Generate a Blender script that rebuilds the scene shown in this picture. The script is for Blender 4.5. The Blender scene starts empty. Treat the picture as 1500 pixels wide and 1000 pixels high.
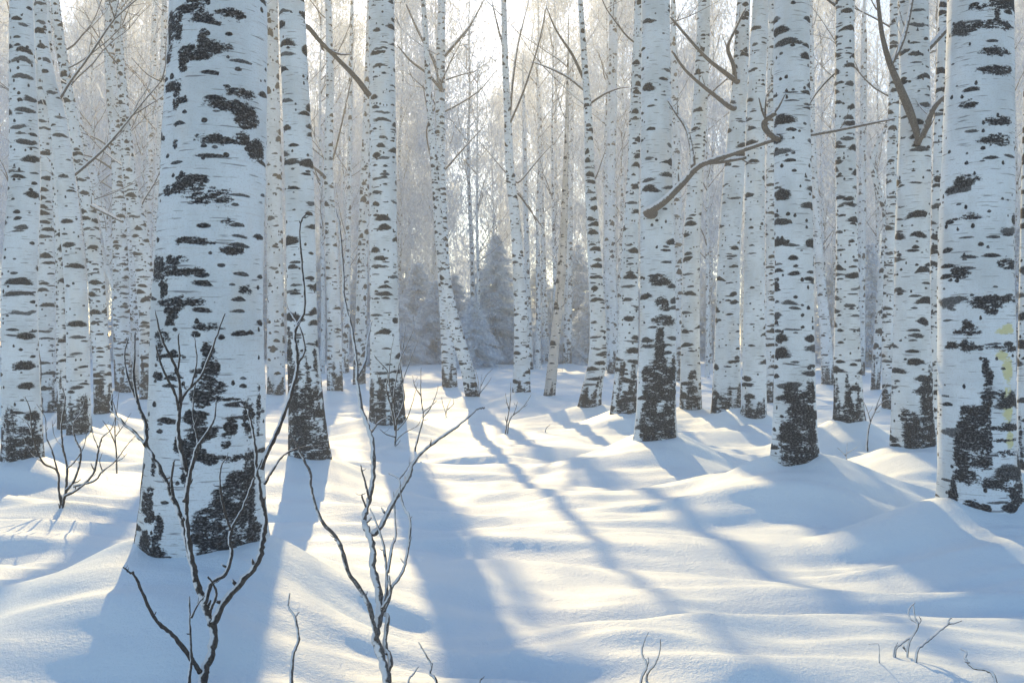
import bpy, math, random
import numpy as np
from mathutils import Vector, Matrix

# ------------------------------------------------------------------ basics
scene = bpy.context.scene
col = scene.collection
F = 1500.0            # focal length in photo pixels (photo 1500 x 1000)
CH = 1.2              # camera height above the mean snow level
SUN_EL = math.radians(28)
SUN_AZ = math.radians(-9.4)   # from +Y towards +X
PI = math.pi

def to_world(x, y, d):
    return np.array([(x - 750.0) / F * d, d, CH - (y - 500.0) / F * d])

# ------------------------------------------------------------------ noise
_rs = np.random.RandomState(7)
_perm = np.concatenate([_rs.permutation(512)] * 3)
_ga = _rs.rand(512) * 2 * PI
_gx, _gy = np.cos(_ga), np.sin(_ga)

def pnoise(x, y):
    x = np.asarray(x, float); y = np.asarray(y, float)
    xi = np.floor(x).astype(int); yi = np.floor(y).astype(int)
    xf, yf = x - xi, y - yi
    u = xf * xf * xf * (xf * (xf * 6 - 15) + 10)
    v = yf * yf * yf * (yf * (yf * 6 - 15) + 10)
    def g(ix, iy, fx, fy):
        h = _perm[(_perm[ix % 512] + iy) % 512]
        return _gx[h] * fx + _gy[h] * fy
    a = g(xi, yi, xf, yf); b = g(xi + 1, yi, xf - 1, yf)
    c = g(xi, yi + 1, xf, yf - 1); e = g(xi + 1, yi + 1, xf - 1, yf - 1)
    return ((a * (1 - u) + b * u) * (1 - v) + (c * (1 - u) + e * u) * v) * 1.5

# ------------------------------------------------------------------ object helpers
def tag(o, label=None, cat=None, group=None, kind=None):
    if label: o['label'] = label
    if cat: o['category'] = cat
    if group: o['group'] = group
    if kind: o['kind'] = kind
    return o

def empty(name, loc):
    o = bpy.data.objects.new(name, None)
    o.empty_display_size = .1
    o.location = Vector([float(v) for v in loc]); col.objects.link(o)
    return o

def mesh_obj(name, verts, faces, mat, parent=None, origin=(0, 0, 0), smooth=True, uv=None, attr=None):
    me = bpy.data.meshes.new(name)
    v = np.asarray(verts, float) - np.asarray(origin, float)
    me.from_pydata(v.tolist(), [], faces if isinstance(faces, list) else faces.tolist())
    me.materials.append(mat)
    if smooth:
        me.polygons.foreach_set('use_smooth', [True] * len(me.polygons))
    if uv is not None:
        lay = me.uv_layers.new(name='UVMap')
        vi = np.empty(len(me.loops), dtype=np.int32)
        me.loops.foreach_get('vertex_index', vi)
        lay.data.foreach_set('uv', np.asarray(uv, np.float32)[vi].ravel())
    if attr:
        for k, a in attr.items():
            at = me.attributes.new(k, 'FLOAT', 'POINT')
            at.data.foreach_set('value', np.asarray(a, np.float32))
    me.update()
    o = bpy.data.objects.new(name, me); col.objects.link(o)
    if parent: o.parent = parent
    else: o.location = Vector([float(q) for q in origin])
    return o

def smooth_line(p, n=5):
    p = np.asarray(p, float)
    if len(p) < 3: 
        t = np.linspace(0, 1, n + 1)[:, None]
        return p[0] * (1 - t) + p[-1] * t
    q = np.vstack([2 * p[0] - p[1], p, 2 * p[-1] - p[-2]])
    out = []
    for i in range(1, len(q) - 2):
        for k in range(n):
            t = k / n
            out.append(.5 * ((2 * q[i]) + (-q[i-1] + q[i+1]) * t + (2*q[i-1] - 5*q[i] + 4*q[i+1] - q[i+2]) * t*t
                             + (-q[i-1] + 3*q[i] - 3*q[i+1] + q[i+2]) * t**3))
    out.append(p[-1])
    return np.array(out)

class TB:
    """collects tubes into one mesh"""
    def __init__(s): s.v = []; s.f = []; s.n = 0
    def tube(s, line, radii, seg=7, cap=True):
        line = np.asarray(line, float); m = len(line)
        radii = np.interp(np.linspace(0, 1, m), np.linspace(0, 1, len(radii)), radii)
        t = np.gradient(line, axis=0); t /= (np.linalg.norm(t, axis=1)[:, None] + 1e-9)
        up = np.array([0.31, -0.9, 0.3]); 
        if abs(np.dot(up, t[0])) > .9: up = np.array([1., 0, 0])
        a = np.cross(t[0], up); a /= np.linalg.norm(a)
        ang = np.linspace(0, 2 * PI, seg, endpoint=False)
        for i in range(m):
            a = a - t[i] * np.dot(a, t[i]); a /= (np.linalg.norm(a) + 1e-9)
            b = np.cross(t[i], a)
            s.v.append(line[i] + radii[i] * (np.cos(ang)[:, None] * a + np.sin(ang)[:, None] * b))
        b0 = s.n
        for i in range(m - 1):
            for k in range(seg):
                k2 = (k + 1) % seg
                s.f.append([b0 + i*seg + k, b0 + i*seg + k2, b0 + (i+1)*seg + k2, b0 + (i+1)*seg + k])
        if cap:
            s.f.append([b0 + (m-1)*seg + k for k in range(seg)])
            s.f.append([b0 + k for k in range(seg)][::-1])
        s.n += m * seg
    def obj(s, name, mat, parent=None, origin=(0, 0, 0)):
        return mesh_obj(name, np.vstack(s.v), s.f, mat, parent, origin)

def sliver_arrays(c, d, ln, w, rng):
    """small leaf-sized quads at c, along d"""
    n = len(c)
    r = rng.randn(n, 3); s = np.cross(d, r); s /= (np.linalg.norm(s, axis=1)[:, None] + 1e-9)
    ln = np.broadcast_to(ln, (n,))[:, None]; w = np.broadcast_to(w, (n,))[:, None]
    v = np.stack([c - d*ln*.5 - s*w*.5, c - d*ln*.5 + s*w*.5, c + d*ln*.5 + s*w*.35, c + d*ln*.5 - s*w*.35], 1).reshape(-1, 3)
    f = np.arange(4 * n).reshape(-1, 4)
    return v, f

# ------------------------------------------------------------------ node helpers
class N:
    def __init__(s, name):
        s.m = bpy.data.materials.new(name); s.m.use_nodes = True
        s.t = s.m.node_tree; s.t.nodes.clear()
        s.out = s.t.nodes.new('ShaderNodeOutputMaterial')
    def add(s, typ, **kw):
        n = s.t.nodes.new(typ)
        for k, v in kw.items(): setattr(n, k, v)
        return n
    def link(s, a, b): s.t.links.new(a, b)
    def setin(s, sock, v):
        if hasattr(v, 'links') or isinstance(v, bpy.types.NodeSocket): s.link(v, sock)
        else: sock.default_value = v
    def math(s, op, a, b=None, c=None, clamp=False):
        n = s.add('ShaderNodeMath', operation=op, use_clamp=clamp)
        s.setin(n.inputs[0], a)
        if b is not None: s.setin(n.inputs[1], b)
        if c is not None: s.setin(n.inputs[2], c)
        return n.outputs[0]
    def vmath(s, op, a, b=None):
        n = s.add('ShaderNodeVectorMath', operation=op)
        s.setin(n.inputs[0], a)
        if b is not None: s.setin(n.inputs[1], b)
        return n.outputs['Value'] if op in ('DOT_PRODUCT', 'LENGTH') else n.outputs[0]
    def combine(s, x, y, z=0.0):
        n = s.add('ShaderNodeCombineXYZ'); s.setin(n.inputs[0], x); s.setin(n.inputs[1], y); s.setin(n.inputs[2], z)
        return n.outputs[0]
    def sep(s, v):
        n = s.add('ShaderNodeSeparateXYZ'); s.link(v, n.inputs[0]); return n.outputs
    def noise(s, vec, scale, detail=2.0, rough=.5, dim='3D'):
        n = s.add('ShaderNodeTexNoise', noise_dimensions=dim)
        if vec is not None: s.link(vec, n.inputs['Vector'])
        n.inputs['Scale'].default_value = scale; n.inputs['Detail'].default_value = detail
        n.inputs['Roughness'].default_value = rough
        return n.outputs[0]
    def ramp(s, v, a, b, lo=0.0, hi=1.0):
        n = s.add('ShaderNodeMapRange', interpolation_type='SMOOTHSTEP')
        s.setin(n.inputs[0], v); s.setin(n.inputs[1], a); s.setin(n.inputs[2], b); s.setin(n.inputs[3], lo); s.setin(n.inputs[4], hi)
        return n.outputs[0]
    def mix(s, f, a, b):
        n = s.add('ShaderNodeMix', data_type='RGBA')
        s.setin(n.inputs[0], f); s.setin(n.inputs[6], a); s.setin(n.inputs[7], b)
        return n.outputs[2]
    def principled(s, color, rough=.7, spec=.3, normal=None):
        p = s.add('ShaderNodeBsdfPrincipled')
        s.setin(p.inputs['Base Color'], color); s.setin(p.inputs['Roughness'], rough)
        p.inputs['Specular IOR Level'].default_value = spec
        if normal is not None: s.link(normal, p.inputs['Normal'])
        s.link(p.outputs[0], s.out.inputs[0])
        return p
    def bump(s, h, strength, dist):
        n = s.add('ShaderNodeBump'); n.inputs['Strength'].default_value = strength
        n.inputs['Distance'].default_value = dist; s.link(h, n.inputs['Height']); return n.outputs[0]

def rgb(r, g, b): return (r, g, b, 1.0)

def make_bark(name, lu, lv, ldens, du, dv, ddens, white=(.72, .785, .845), lichen=False):
    """birch bark: lens shaped marks in cells lu x lv metres, thin dashes in cells du x dv, traced patches in 'patch'"""
    n = N(name)
    uvn = n.add('ShaderNodeUVMap'); uvn.uv_map = 'UVMap'
    oi = n.add('ShaderNodeObjectInfo')
    rnd = oi.outputs['Random']
    vary = n.math('FRACT', n.math('MULTIPLY', rnd, 13.37))
    x, y, _ = n.sep(uvn.outputs[0])
    raw = n.combine(x, y)
    off = n.combine(n.math('MULTIPLY', rnd, 71.3), n.math('MULTIPLY', rnd, 133.7))
    uv = n.vmath('ADD', raw, off)
    def stretched(v, su, sv): return n.vmath('MULTIPLY', v, (su, sv, 1.0))
    fine = n.noise(stretched(uv, 60, 130), 1.0, 3.0, .6, '2D')
    rag = n.noise(stretched(uv, 28, 75), 1.0, 3.0, .65, '2D')
    grain = n.noise(stretched(uv, 95, 150), 1.0, 2.0, .7, '2D')
    warp = n.noise(stretched(uv, 5, 9), 1.0, 2.0, .5, '2D')
    def layer(cu, cv, dens, ha, hb, arch, ragamt, seed):
        c = n.vmath('ADD', stretched(uv, 1.0 / cu, 1.0 / cv), (seed * 17.3, seed * 5.1, 0))
        c = n.vmath('ADD', c, n.combine(0.0, n.math('MULTIPLY', n.math('SUBTRACT', warp, .5), .5)))
        vo = n.add('ShaderNodeTexVoronoi', voronoi_dimensions='2D', feature='F1')
        n.link(c, vo.inputs['Vector']); vo.inputs['Scale'].default_value = 1.0; vo.inputs['Randomness'].default_value = .85
        lx, ly, _ = n.sep(n.vmath('SUBTRACT', c, vo.outputs['Position']))
        r, g, b = n.sep(vo.outputs['Color'])
        on = n.math('GREATER_THAN', r, n.math('MULTIPLY_ADD', vary, -dens * .9, 1.0 - dens * .55))
        size = n.math('MULTIPLY_ADD', g, .7, .45)
        ar = n.math('MULTIPLY', n.math('SUBTRACT', b, .25), arch)
        ly2 = n.math('MULTIPLY_ADD', n.math('MULTIPLY', lx, lx), ar, ly)
        # flat belly, domed back
        k = n.math('MULTIPLY_ADD', n.math('GREATER_THAN', ly2, 0.0), -.45, 1.0)
        ex = n.math('DIVIDE', lx, n.math('MULTIPLY', size, ha))
        ey = n.math('DIVIDE', n.math('MULTIPLY', ly2, k), n.math('MULTIPLY', n.math('MULTIPLY_ADD', b, .8, .5), hb))
        dist = n.math('ADD', n.math('ABSOLUTE', n.math('POWER', n.math('ABSOLUTE', ex), 1.6)), n.math('MULTIPLY', ey, ey))
        val = n.math('SUBTRACT', 1.0, dist)
        val = n.math('ADD', val, n.math('MULTIPLY', n.math('SUBTRACT', rag, .5), ragamt))
        val = n.math('ADD', val, n.math('MULTIPLY', n.math('SUBTRACT', grain, .5), .7))
        return n.math('MULTIPLY', n.ramp(val, -.12, .38), n.math('MULTIPLY', on, n.math('MULTIPLY_ADD', b, .25, .86, clamp=True)))
    m1 = layer(lu, lv, ldens, .46, .18, 1.1, .9, 1)
    m2 = layer(du, dv, ddens, .46, .17, .5, .8, 2)
    m3 = layer(du * .33, dv * .7, ddens * .45, .4, .22, 0.0, .8, 3)
    at = n.add('ShaderNodeAttribute', attribute_name='patch')
    pv = n.math('SUBTRACT', at.outputs['Fac'], .5)
    pv = n.math('ADD', pv, n.math('MULTIPLY', n.math('SUBTRACT', rag, .5), 1.0))
    pv = n.math('ADD', pv, n.math('MULTIPLY', n.math('SUBTRACT', n.noise(stretched(uv, 9, 20), 1.0, 3.0, .6, '2D'), .5), 1.15))
    pv = n.math('ADD', pv, n.math('MULTIPLY', n.math('SUBTRACT', grain, .5), .6))
    m4 = n.ramp(pv, -.10, .15)
    dark = n.math('MAXIMUM', n.math('MAXIMUM', m1, m2), n.math('MAXIMUM', m3, m4))
    # inside of the marks is cracked, with pale specks
    speck = n.ramp(n.noise(stretched(uv, 75, 120), 1.0, 2.0, .75, '2D'), .49, .62)
    dcol = n.mix(n.math('MULTIPLY', speck, .55), rgb(.014, .0145, .018), rgb(.19, .195, .21))
    tone = n.noise(stretched(uv, 3.0, 2.2), 1.0, 4.0, .6, '2D')
    wcol = n.mix(n.ramp(tone, .35, .75), rgb(*white), rgb(white[0]*.80, white[1]*.80, white[2]*.79))
    wcol = n.mix(n.ramp(n.noise(stretched(uv, 6, 90), 1.0, 2.0, .6, '2D'), .55, .75, 0, .35), wcol, rgb(.52, .52, .53))
    wcol = n.mix(n.ramp(grain, .54, .72, 0, .42), wcol, rgb(.45, .45, .46))
    wcol = n.mix(n.ramp(n.noise(stretched(uv, 2.3, 1.1), 1.0, 3.0, .6, '2D'), .55, .75, 0, .4), wcol, rgb(.66, .62, .57))
    if lichen:
        la = n.add('ShaderNodeAttribute', attribute_name='lichen')
        lf = n.ramp(n.math('ADD', la.outputs['Fac'], n.math('MULTIPLY', n.math('SUBTRACT', rag, .5), 1.2)), .45, .8, 0, .75)
        wcol = n.mix(lf, wcol, rgb(.62, .58, .22))
    lines = n.ramp(n.noise(stretched(uv, 5.5, 95), 1.0, 2.0, .5, '2D'), .665, .72, 0, .7)
    wcol = n.mix(lines, wcol, rgb(.11, .11, .12))
    color = n.mix(dark, wcol, dcol)
    h = n.math('SUBTRACT', n.math('MULTIPLY', fine, .5), n.math('MULTIPLY', dark, n.math('MULTIPLY_ADD', rag, 1.2, .0)))
    n.principled(color, .75, .25, n.bump(n.math('ADD', h, n.math('MULTIPLY', grain, .5)), .7, .007))
    return n.m

def make_twig(name, wood, wood2, rime_amt, direction):
    """dark wood with rime on the weather side"""
    n = N(name)
    g = n.add('ShaderNodeNewGeometry')
    tc = n.add('ShaderNodeTexCoord')
    ns = n.noise(tc.outputs['Object'], 35, 3, .6)
    ns2 = n.noise(tc.outputs['Object'], 140, 2, .6)
    dv = n.vmath('DOT_PRODUCT', g.outputs['Normal'], direction)
    f = n.math('ADD', dv, n.math('MULTIPLY', n.math('SUBTRACT', ns, .5), .9))
    f = n.ramp(f, .5 - rime_amt, .72 - rime_amt, 0, .92)
    wc = n.mix(n.ramp(ns2, .35, .65), rgb(*wood), rgb(*wood2))
    n.principled(n.mix(f, wc, rgb(.8, .81, .83)), .75, .25, n.bump(ns2, .5, .004))
    return n.m

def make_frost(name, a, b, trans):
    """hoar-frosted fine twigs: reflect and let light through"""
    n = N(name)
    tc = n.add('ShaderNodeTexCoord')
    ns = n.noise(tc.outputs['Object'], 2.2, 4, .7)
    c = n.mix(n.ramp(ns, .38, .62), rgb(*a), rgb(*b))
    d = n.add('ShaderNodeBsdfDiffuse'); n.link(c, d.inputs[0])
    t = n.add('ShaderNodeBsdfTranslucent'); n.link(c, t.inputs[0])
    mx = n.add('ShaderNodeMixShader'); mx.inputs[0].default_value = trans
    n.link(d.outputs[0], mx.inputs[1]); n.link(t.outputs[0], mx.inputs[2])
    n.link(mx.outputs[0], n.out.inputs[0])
    return n.m

def make_snow():
    n = N('snow')
    tc = n.add('ShaderNodeTexCoord')
    v = tc.outputs['Object']
    gr = n.noise(v, 130, 3, .75)
    gr2 = n.noise(v, 48, 3, .65)
    wind = n.noise(n.vmath('MULTIPLY', v, (9, 30, 9)), 1.0, 3, .6)
    h = n.math('ADD', n.math('MULTIPLY', gr, .35), n.math('ADD', n.math('MULTIPLY', gr2, .5), n.math('MULTIPLY', wind, .35)))
    tone = n.ramp(n.noise(v, 1.3, 4, .6), .3, .7)
    c = n.mix(tone, rgb(.77, .86, .915), rgb(.80, .885, .93))
    p = n.principled(c, .55, .3, n.bump(h, .8, .011))
    p.inputs['Subsurface Weight'].default_value = .0
    return n.m

M = {
    'hero': make_bark('birch_bark_old', .36, .22, .07, .15, .05, .20),
    'edge': make_bark('birch_bark_lichen', .32, .20, .22, .13, .055, .16, lichen=True),
    'mid': make_bark('birch_bark_marked', .30, .125, .58, .15, .06, .22),
    'thin': make_bark('birch_bark_slender', .26, .13, .42, .12, .06, .25, white=(.74, .795, .85)),
    'far': make_bark('birch_bark_distant', .24, .26, .5, .16, .11, .3, white=(.71, .76, .80)),
    'tan': make_bark('birch_bark_tan', .24, .16, .3, .12, .06, .25, white=(.63, .58, .53)),
    'branch': make_twig('branch_wood', (.085, .075, .068), (.19, .17, .155), .28, (-.25, -.1, .93)),
    'twig': make_twig('shrub_wood', (.028, .025, .026), (.075, .066, .062), .20, (-.62, -.25, .62)),
    'rime': make_twig('rimed_wood', (.06, .056, .056), (.15, .14, .14), .30, (-.5, -.3, .7)),
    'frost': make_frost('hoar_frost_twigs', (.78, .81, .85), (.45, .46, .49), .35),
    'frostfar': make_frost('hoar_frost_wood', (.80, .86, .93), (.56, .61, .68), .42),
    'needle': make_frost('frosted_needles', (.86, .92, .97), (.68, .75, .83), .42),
    'snow': make_snow(),
}

# ------------------------------------------------------------------ terrain
mounds = []   # x, y, trunk radius, height, spread

def undul(x, y):
    x = np.asarray(x, float); y = np.asarray(y, float)
    wx = x + .35 * pnoise(x * .5 + 3, y * .5); wy = y + .30 * pnoise(x * .45, y * .6 + 9) + .16 * x
    z = .08 * pnoise(wx / 3.4, wy / 2.2)
    z += .068 * pnoise(wx / 1.5 + 5, wy / .78 + 2)
    r = pnoise(wx / 1.9 + 11, wy / .62 + 4)
    z += .03 * (1 - 2 * np.abs(r))
    near = 1.0 / (1 + (y / 22.0) ** 2)
    z += .044 * pnoise(wx / .95 + 1, wy / .34 + 8) * (.4 + .9 * near)
    z += .016 * pnoise(wx / .55, wy / .16 + 7) * (.3 + near)
    z += .07 * pnoise(x / 9.0 + 2, y / 7.0)
    # slow rise far back, dipping nowhere
    z += np.clip((y - 26) / 60.0, 0, 1) ** 1.3 * .25
    return z

def ground(x, y):
    z = undul(x, y)
    m = np.zeros_like(z)
    for (mx, my, r, h, s) in mounds:
        dx = np.asarray(x) - mx; dy = (np.asarray(y) - my)
        # tail drifts a little towards the viewer
        dd = np.sqrt(dx * dx + np.where(dy < 0, dy * .8, dy * 1.15) ** 2)
        q = np.maximum(dd - r * .9, 0) / s
        m = np.maximum(m, h * np.exp(-q ** 1.6))
    return z + m

def solve_depth(px, py, h, gf=None):
    gf = gf or undul
    d = 10.0
    for _ in range(60):
        z = float(gf((px - 750) / F * d, d)) + h
        nd = F * (CH - z) / (py - 500.0)
        d = d * .6 + nd * .4
        d = min(max(d, 2.5), 75)
    return d

# ------------------------------------------------------------------ trees
def hermite(ys, vs, q):
    ys = np.asarray(ys, float); vs = np.asarray(vs, float)
    m = np.gradient(vs, ys) if len(ys) > 2 else np.full(len(ys), (vs[-1] - vs[0]) / (ys[-1] - ys[0]))
    i = np.clip(np.searchsorted(ys, q) - 1, 0, len(ys) - 2)
    h = ys[i + 1] - ys[i]; t = np.clip((q - ys[i]) / h, 0, 1)
    return ((2*t**3 - 3*t**2 + 1) * vs[i] + (t**3 - 2*t**2 + t) * h * m[i] + (-2*t**3 + 3*t**2) * vs[i+1] + (t**3 - t**2) * h * m[i+1])

def random_limb(tb, start, az, rise, length, r0, rng, mat=None, sub=4, seg=5):
    """an ascending limb with thin side twigs"""
    p = [np.array(start, float)]
    d = np.array([math.cos(az) * math.cos(rise), math.sin(az) * math.cos(rise), math.sin(rise)])
    k = 7
    for i in range(k):
        d = d + rng.randn(3) * .10 + np.array([0, 0, .05]); d /= np.linalg.norm(d)
        p.append(p[-1] + d * length / k)
    l = smooth_line(p, 2)
    tb.tube(l, [r0, r0 * .6, r0 * .22], seg)
    for j in range(sub):
        i = rng.randint(2, k)
        e = d * .5 + rng.randn(3) * .55; e[2] = abs(e[2]) * .6 + .15; e /= np.linalg.norm(e)
        L = length * rng.uniform(.22, .5)
        q = [p[i] - e * r0 * .5, p[i] + e * L * .35 + rng.randn(3) * .03 * L, p[i] + e * L * .7 + rng.randn(3) * .06 * L, p[i] + e * L + np.array([0, 0, .05 * L])]
        tb.tube(smooth_line(q, 2), [r0 * .42, r0 * .25, r0 * .12], 4)
    return l

def crown_mesh(seed, height, radius, n, w, ln, mat, z0=0.0, dense=None):
    """frosted hanging twigs gathered in clumps round rising limbs"""
    rng = np.random.RandomState(seed)
    ncl = dense or 60
    c = []
    for i in range(ncl):
        t = rng.rand() ** .8
        rr = radius * (math.sin(PI * min(1, .12 + .86 * t)) ** .8) * math.sqrt(rng.rand())
        a = rng.rand() * 2 * PI
        c.append((rr * math.cos(a), rr * math.sin(a), z0 + t * height))
    c = np.array(c)
    k = rng.randint(0, ncl, n)
    size = rng.uniform(.35, .9, ncl)[k][:, None]
    pos = c[k] + rng.randn(n, 3) * size * np.array([.62, .62, .9]) - np.array([0, 0, .3]) * rng.rand(n, 1)
    d = rng.randn(n, 3) * .55 + np.array([0, 0, -1.0]); d /= np.linalg.norm(d, axis=1)[:, None]
    v, f = sliver_arrays(pos, d, rng.uniform(.5, 1.5, n) * ln, rng.uniform(.6, 1.4, n) * w, rng)
    me = bpy.data.meshes.new('crown'); me.from_pydata(v.tolist(), [], f.tolist()); me.materials.append(mat); me.update()
    return me

CROWN = [crown_mesh(100 + i, 7.5, 1.9, 800, .02, .16, M['frost']) for i in range(4)]   # upper crown of the nearer trees

def limb_mesh(seed):
    r = np.random.RandomState(seed); tb = TB()
    random_limb(tb, (0, 0, 0), 0.0, math.radians(r.uniform(35, 62)), 1.9, .018, r, sub=5)
    me = bpy.data.meshes.new('branch'); me.from_pydata(np.vstack(tb.v).tolist(), [], tb.f); me.materials.append(M['rime']); me.update()
    return me
LIMB = [limb_mesh(300 + i) for i in range(6)]

def patches_to_field(theta, z, r, cx, pts, d):
    """pts: (px, py, rx, ry) as seen on the bark -> scalar field on the surface"""
    f = np.zeros(len(theta))
    for (px, py, rx, ry) in pts:
        zc = CH - (py - 500) / F * d; rz = ry / F * d
        ci = np.interp(zc, cx[0], cx[1]); ri = np.interp(zc, cx[0], cx[2])
        s = np.clip(((px - 750) / F * d - ci) / ri, -.98, .98)
        th = math.asin(s); rt = max(rx / F * d / ri, .03)
        du = np.abs(theta - th) / rt; dz = np.abs(z - zc) / rz
        f = np.maximum(f, 1.0 - .5 * (du ** 2.2 + dz ** 2.2))
    return f

trees_done = []

def birch(short, label, pts, base_y, mat='mid', mound=(.14, .45), top=14.0, patches=None, base_dark=.6, dark_amt=.55,
          branches=(), nrand=0, rand_z=(3, 8), crown=1.0, lichen=None, seg=40, dz=.05, depth=None, cat='tree', group=None, rime=True):
    """pts: rows (py, px centre, px width) from the top of the picture to the base"""
    seed = abs(hash(short)) % 1000 if False else sum(ord(c) * (i + 3) for i, c in enumerate(short)) % 9973
    rng = np.random.RandomState(seed)
    mound = (mound[0] * 1.3, mound[1] * .95)
    pts = sorted(pts)
    bx = pts[-1][1]
    d = depth or solve_depth(bx, base_y, mound[0])
    zb = CH - (base_y - 500) / F * d
    d = d + .8 * pts[-1][2] * .5 / F * d      # the foot is seen on the front of the trunk
    ys = np.array([p[0] for p in pts], float); xs = np.array([p[1] for p in pts], float); ws = np.array([p[2] for p in pts], float)
    zs = CH - (ys - 500) / F * d; X = (xs - 750) / F * d; R = ws / 2 / F * d
    o = np.argsort(zs); zs, X, R = zs[o], X[o], R[o]
    # rows: below the snow, the traced part, then on up to the top
    zq = np.concatenate([[zb - .5, zb - .2], np.arange(zb, zs[-1], dz)])
    rx = hermite(zs, X, np.clip(zq, zs[0], zs[-1])); rr = np.interp(zq, zs, R)
    slope = (X[-1] - X[-2]) / (zs[-1] - zs[-2]); slope = float(np.clip(slope, -.2, .2))
    zu = np.arange(zs[-1] + .25, top, .35)
    if len(zu):
        t = (zu - zs[-1]) / max(top - zs[-1], .1)
        xu = X[-1] + slope * (zu - zs[-1]) * (1 - .4 * t) + .10 * t * pnoise(zu * .4, seed) 
        ru = R[-1] * (1 - t * .9)
        zq = np.concatenate([zq, zu]); rx = np.concatenate([rx, xu]); rr = np.concatenate([rr, ru])
    yq = d + .05 * pnoise(zq * .5 + seed, seed * .37 + zq * 0)
    yq[:3] = yq[3]
    nr = len(zq); th = np.linspace(-PI, PI, seg + 1)
    Z, TH = np.meshgrid(zq, th, indexing='ij')
    RR = rr[:, None] * (1 + .035 * pnoise(TH * 1.3 + seed, Z * 2.3) * (np.cos(TH * .5) ** 2 * .7 + .3) + .012 * pnoise(np.sin(TH) * 6 + seed, Z * 11))
    low = np.clip(1 - (Z - zb) / .22, 0, 1.4) ** 2
    RR = RR * (1 + low * (.03 + .08 * pnoise(np.sin(TH) * 1.6 + seed, np.cos(TH) * 1.6)))
    RR[:, -1] = RR[:, 0]
    VX = rx[:, None] + RR * np.sin(TH); VY = yq[:, None] - RR * np.cos(TH)
    verts = np.stack([VX, VY, Z], -1).reshape(-1, 3)
    idx = np.arange(nr * (seg + 1)).reshape(nr, seg + 1)
    faces = np.stack([idx[:-1, :-1], idx[:-1, 1:], idx[1:, 1:], idx[1:, :-1]], -1).reshape(-1, 4)
    Rm = float(np.mean(rr[:max(4, nr // 2)]))
    uv = np.stack([(TH * Rm).ravel(), Z.ravel()], -1)
    # bark fields
    t, z = TH.ravel(), Z.ravel()
    hh = np.clip(1 - (z - zb) / base_dark, -1, 1)
    tt = t * Rm
    f = .5 + .95 * (hh - (1 - dark_amt)) * .9 + .95 * pnoise(np.sin(t) * 2.0 * max(1, Rm / .15) + seed, np.cos(t) * 1.5 + z * 1.3) + .30 * pnoise(np.sin(t) * 4 + seed, z * 6)
    f = np.where(z - zb > base_dark * 1.25, 0, f)
    f = np.clip(f, 0, .70)
    if patches is not None:
        f = f * .0 if patches and patches[0] == 'only' else f
        pl = [p for p in patches if p != 'only']
        fp = patches_to_field(t, z, None, (zq, rx, rr), pl, d)
        fp = np.where(np.abs(t) < PI * .52, fp, 0)
        f = np.maximum(f, np.minimum(fp, .76))
    attr = {'patch': f}
    if lichen: attr['lichen'] = np.clip(patches_to_field(t, z, None, (zq, rx, rr), lichen, d), 0, 1)
    base = np.array([float(np.interp(zb, zq, rx)), d, zb])
    root = empty('birch_tree', base)
    tag(root, label, 'birch tree', group or 'birches standing in the snow')
    mesh_obj('trunk', verts, faces, M[mat], root, base, uv=uv, attr=attr)
    mounds.append((base[0], d, float(np.interp(zb + .05, zq, rr)), mound[0], mound[1]))
    def axis(zv): return np.array([np.interp(zv, zq, rx), np.interp(zv, zq, yq), zv])
    made = []
    for b in branches:
        # b: dict(p=[(x,y)..], r=(r0px, r1px), dy=depth change, f=forward offset)
        P = b['p']; k = len(P)
        L = np.array([to_world(px, py, d + b.get('f', 0.0) + b.get('dy', 0.0) * i / max(1, k - 1)) for i, (px, py) in enumerate(P)])
        if b.get('emb', True):   # root the limb inside the trunk
            a = axis(L[0][2]); L = np.vstack([a * .6 + L[0] * .4, L])
        rr0 = [q / F * d for q in b['r']]
        if b.get('emb', True): rr0 = [rr0[0] * 1.3, rr0[0] * 1.02] + rr0[1:]
        tb = TB(); sl = smooth_line(L, 5); tb.tube(sl, rr0, 10)
        if b['r'][0] > 1.8:
            for _ in range(3):
                q = rng.randint(len(sl) // 3, len(sl)); g = sl[min(q, len(sl) - 1)] - sl[max(q - 3, 0)]; g /= np.linalg.norm(g) + 1e-9
                e = g * .8 + rng.randn(3) * .45 + np.array([0, 0, .2]); e /= np.linalg.norm(e); ll = rng.uniform(.10, .26)
                tb.tube(smooth_line([sl[q - 1], sl[q - 1] + e * ll * .5, sl[q - 1] + e * ll + np.array([0, 0, .04])], 3), [rr0[-1] * .55, rr0[-1] * .4, rr0[-1] * .2], 5)
        on = b.get('on')
        made.append(tb.obj('branch' if on is None else 'side_branch', M[b.get('m', 'branch')], root if on is None else made[on], base))
    for i in range(nrand):
        zv = rng.uniform(*rand_z)
        if zv > top - .4: continue
        rt = float(np.interp(zv, zq, rr))
        side = rng.choice([-1, 1]); az = (0 if side > 0 else PI) + rng.uniform(-1.0, 1.0)
        tb = TB()
        random_limb(tb, axis(zv), az, math.radians(rng.uniform(22, 62)), rng.uniform(.9, 2.6), min(.022, max(.010, rt * .22)), rng, sub=5)
        tb.obj('branch', M['rime' if rime else 'branch'], root, base)
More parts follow.
